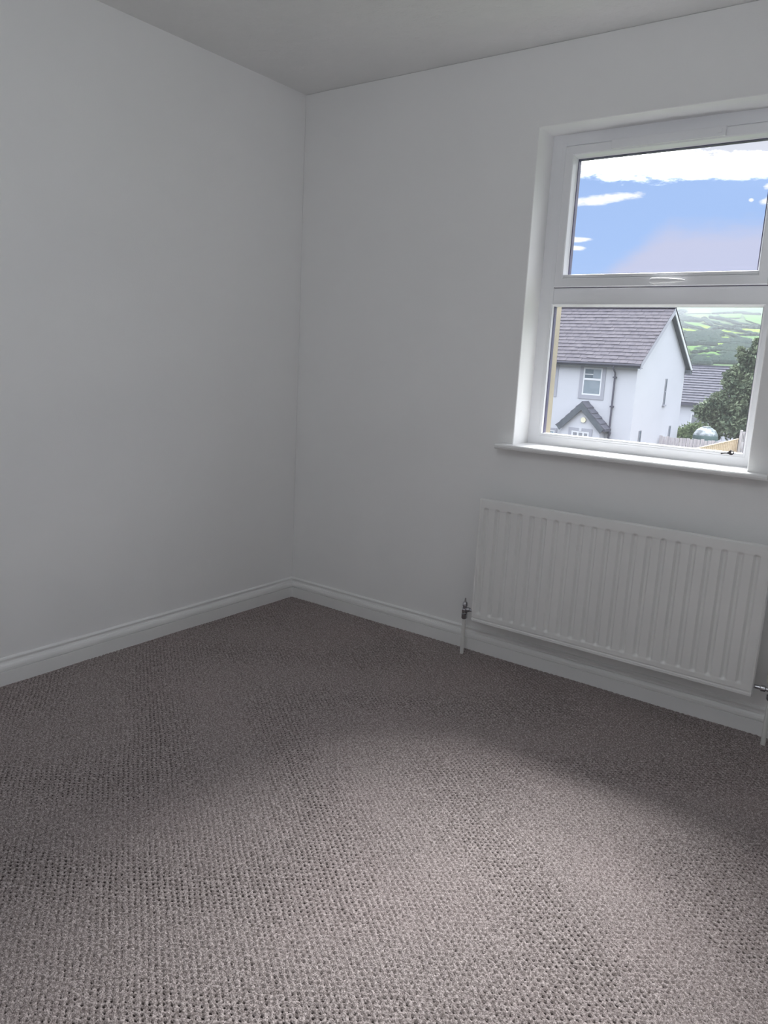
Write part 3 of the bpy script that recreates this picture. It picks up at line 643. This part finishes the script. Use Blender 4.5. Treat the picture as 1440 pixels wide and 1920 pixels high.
# ---------------- hillside with fields, hedgerows and woods
def hill_z(x, y):
    t = (y - 150) / 1850.0
    return GZ - 1.5 + 200 * max(t, 0) ** 1.12 + 6 * math.sin(x * .006 + 1) * min(1, max(t, 0) * 4) + (x * .018) * max(t, 0)
V = []; Fc = []; xs = np.linspace(-1500, 1300, 90); ys = [150 + 1850 * (i / 70) ** 1.3 for i in range(71)] + [2400, 3200]
for y_ in ys:
    for x_ in xs: V.append((x_, y_, hill_z(x_, y_) - (max(0, y_ - 2000) * .12)))
nx2 = len(xs)
Fc = [(j * nx2 + i, j * nx2 + i + 1, (j + 1) * nx2 + i + 1, (j + 1) * nx2 + i) for j in range(len(ys) - 1) for i in range(nx2 - 1)]
M['hill'] = mat('hill_pasture', (.058, .090, .044), .95, spec=.0, color2=(.046, .072, .042), vscale=.012)
M['field_a'] = mat('field_bright_green', (.115, .175, .035), .95, spec=.0, var=.12, vscale=.02)
M['field_b'] = mat('field_olive', (.088, .110, .056), .95, spec=.0, var=.12, vscale=.02)
M['field_c'] = mat('field_mid_green', (.064, .118, .042), .95, spec=.0, var=.15, vscale=.02)
M['wood'] = mat('woodland', (.034, .050, .040), .95, spec=.0, color2=(.026, .04, .036), vscale=.05)
hill = MB().add(V, Fc).build('hillside', 'hill', kind='structure', smooth=True)
def hill_hit(u, v):
    d = R_ * ((u - 720) / F_PX) - U_ * ((v - 960) / F_PX) + D_; lo, hi = 150.0, 2000.0
    def g_(y_): p = CAM + d * ((y_ - CAM.y) / d.y); return p.z - hill_z(p.x, y_), p
    if g_(lo)[0] < 0: return g_(lo)[1]
    y_ = lo
    while y_ < hi:
        if g_(y_)[0] < 0: break
        y_ += 6
    return g_(min(y_, hi))[1]
def cv(a, b): return (1200 + a / 5.646, 560 + b / 5.646)     # survey coordinates of the enlarged study
fields = [('a', [(450, 330), (690, 375), (640, 392), (455, 372)]), ('a', [(815, 425), (930, 435), (1060, 478), (960, 465), (820, 448)]), ('a', [(815, 500), (940, 512), (945, 538), (830, 535)]),
          ('c', [(510, 535), (700, 545), (760, 590), (540, 610)]), ('c', [(830, 175), (1080, 170), (1060, 215), (870, 215)]), ('c', [(1090, 180), (1290, 190), (1290, 300), (1120, 240)]),
          ('b', [(420, 195), (700, 180), (720, 215), (440, 225)]), ('b', [(500, 120), (760, 120), (760, 160), (480, 165)]), ('b', [(720, 245), (960, 295), (820, 320), (640, 262)]),
          ('a', [(840, 350), (1120, 400), (1040, 412), (850, 372)]), ('a', [(960, 330), (1290, 350), (1290, 400), (1150, 375)]), ('c', [(440, 255), (620, 275), (800, 330), (560, 300)]),
          ('a', [(600, 290), (820, 330), (700, 340)]), ('c', [(1010, 420), (1290, 430), (1290, 480), (1090, 460)]), ('c', [(560, 625), (760, 600), (900, 640), (700, 660)]), ('b', [(1040, 265), (1290, 320), (1290, 340), (1080, 300)]),
          ('c', [(820, 560), (1000, 580), (960, 620), (800, 600)])]
for kind_, poly in fields:
    # subdivide the polygon a little so that it hugs the slope
    P4 = [cv(*p) for p in poly]
    if len(P4) == 3: P4.append(P4[2])
    if len(P4) == 5: P4 = [P4[0], P4[1], P4[2], P4[4]] 
    VV = []; 
    for j in range(7):
        for i in range(9):
            s_, t_ = i / 8, j / 6
            u = (P4[0][0] * (1 - s_) + P4[1][0] * s_) * (1 - t_) + (P4[3][0] * (1 - s_) + P4[2][0] * s_) * t_
            v_ = (P4[0][1] * (1 - s_) + P4[1][1] * s_) * (1 - t_) + (P4[3][1] * (1 - s_) + P4[2][1] * s_) * t_
            p = hill_hit(u, v_); VV.append((p.x, p.y, hill_z(p.x, p.y) + 1.2))
    MB().add(VV, [(j * 9 + i, j * 9 + i + 1, (j + 1) * 9 + i + 1, (j + 1) * 9 + i) for j in range(6) for i in range(8)]).build('field', 'field_' + kind_, hill)
hl = [[(400, 190), (560, 225), (750, 270), (900, 310), (1100, 330), (1290, 345)], [(430, 290), (600, 330), (760, 375), (940, 400), (1120, 470), (1280, 500)], [(740, 210), (900, 235), (1050, 285), (1290, 330)],
      [(430, 240), (700, 255), (850, 290)], [(690, 265), (820, 330), (1000, 345), (1200, 400), (1290, 420)], [(700, 375), (760, 340), (820, 335)], [(1000, 415), (1290, 405)], [(760, 170), (1080, 165), (1290, 185)],
      [(540, 610), (760, 590), (1000, 600)], [(820, 540), (1000, 555), (1090, 600)], [(450, 375), (620, 405), (830, 430)]]
for ln in hl:
    mb = MB(); pts_ = []
    for a, b_ in zip(ln[:-1], ln[1:]):
        for q in range(8): pts_.append((a[0] + (b_[0] - a[0]) * q / 8, a[1] + (b_[1] - a[1]) * q / 8))
    pp = []; rr = []
    for a in pts_:
        p = hill_hit(*cv(*a)); pp.append((p.x, p.y, hill_z(p.x, p.y) + 1.5)); rr.append(random.uniform(1.2, 3.0) * p.y / 1100)
    mb.tube(pp, rr, 7).build('hedgerow', 'wood', hill)
def clump(area, nn, rmin, rmax):
    mb = MB()
    for _ in range(nn):
        a = (random.uniform(area[0], area[1]), random.uniform(area[2], area[3])); p = hill_hit(*cv(*a)); r_ = random.uniform(rmin, rmax) * p.y / 1000
        mb.lathe((p.x, p.y, hill_z(p.x, p.y) - r_ * .2), [(r_ * .8, 0), (r_, r_ * .35), (r_ * .8, r_ * .8), (r_ * .3, r_ * 1.1)], 'z', 8)
    mb.build('woodland_trees', 'wood', hill, kind='stuff')
clump((490, 800, 400, 500), 170, 4, 9); clump((700, 830, 380, 420), 40, 3, 8); clump((800, 1080, 455, 500), 90, 3, 7); clump((560, 1000, 540, 575), 60, 3, 6)
clump((560, 980, 640, 700), 150, 3, 8); clump((860, 1080, 540, 640), 120, 3, 8); clump((980, 1290, 480, 560), 110, 3, 8); clump((430, 720, 225, 250), 40, 2, 5); clump((410, 480, 130, 330), 30, 2, 5)

# ---------------- damp air between the houses and the hill (even haze with real scattering)
hm = bpy.data.materials.new('damp_air'); hm.use_nodes = True; hn = N(hm.node_tree); hn.n.clear()
vs_ = hn.node('ShaderNodeVolumeScatter'); vs_.inputs['Color'].default_value = (.88, .94, 1.0, 1); vs_.inputs['Density'].default_value = .00030; vs_.inputs['Anisotropy'].default_value = 0.0
ho = hn.node('ShaderNodeOutputMaterial'); va_ = hn.node('ShaderNodeVolumeAbsorption'); va_.inputs['Density'].default_value = .00022; va_.inputs['Color'].default_value = (.1, .12, .14, 1)
ad_ = hn.node('ShaderNodeAddShader'); hn.l.new(vs_.outputs[0], ad_.inputs[0]); hn.l.new(va_.outputs[0], ad_.inputs[1]); hn.l.new(ad_.outputs[0], ho.inputs['Volume'])
hz_o = MB().prism([(120, -40), (120, 12), (2150, 222), (2150, -40)], 'x', -1400, 1200).build('distant_haze', hm, kind='stuff')
props(hz_o, label='pale bluish haze hanging in front of the green hillside', cat='haze')
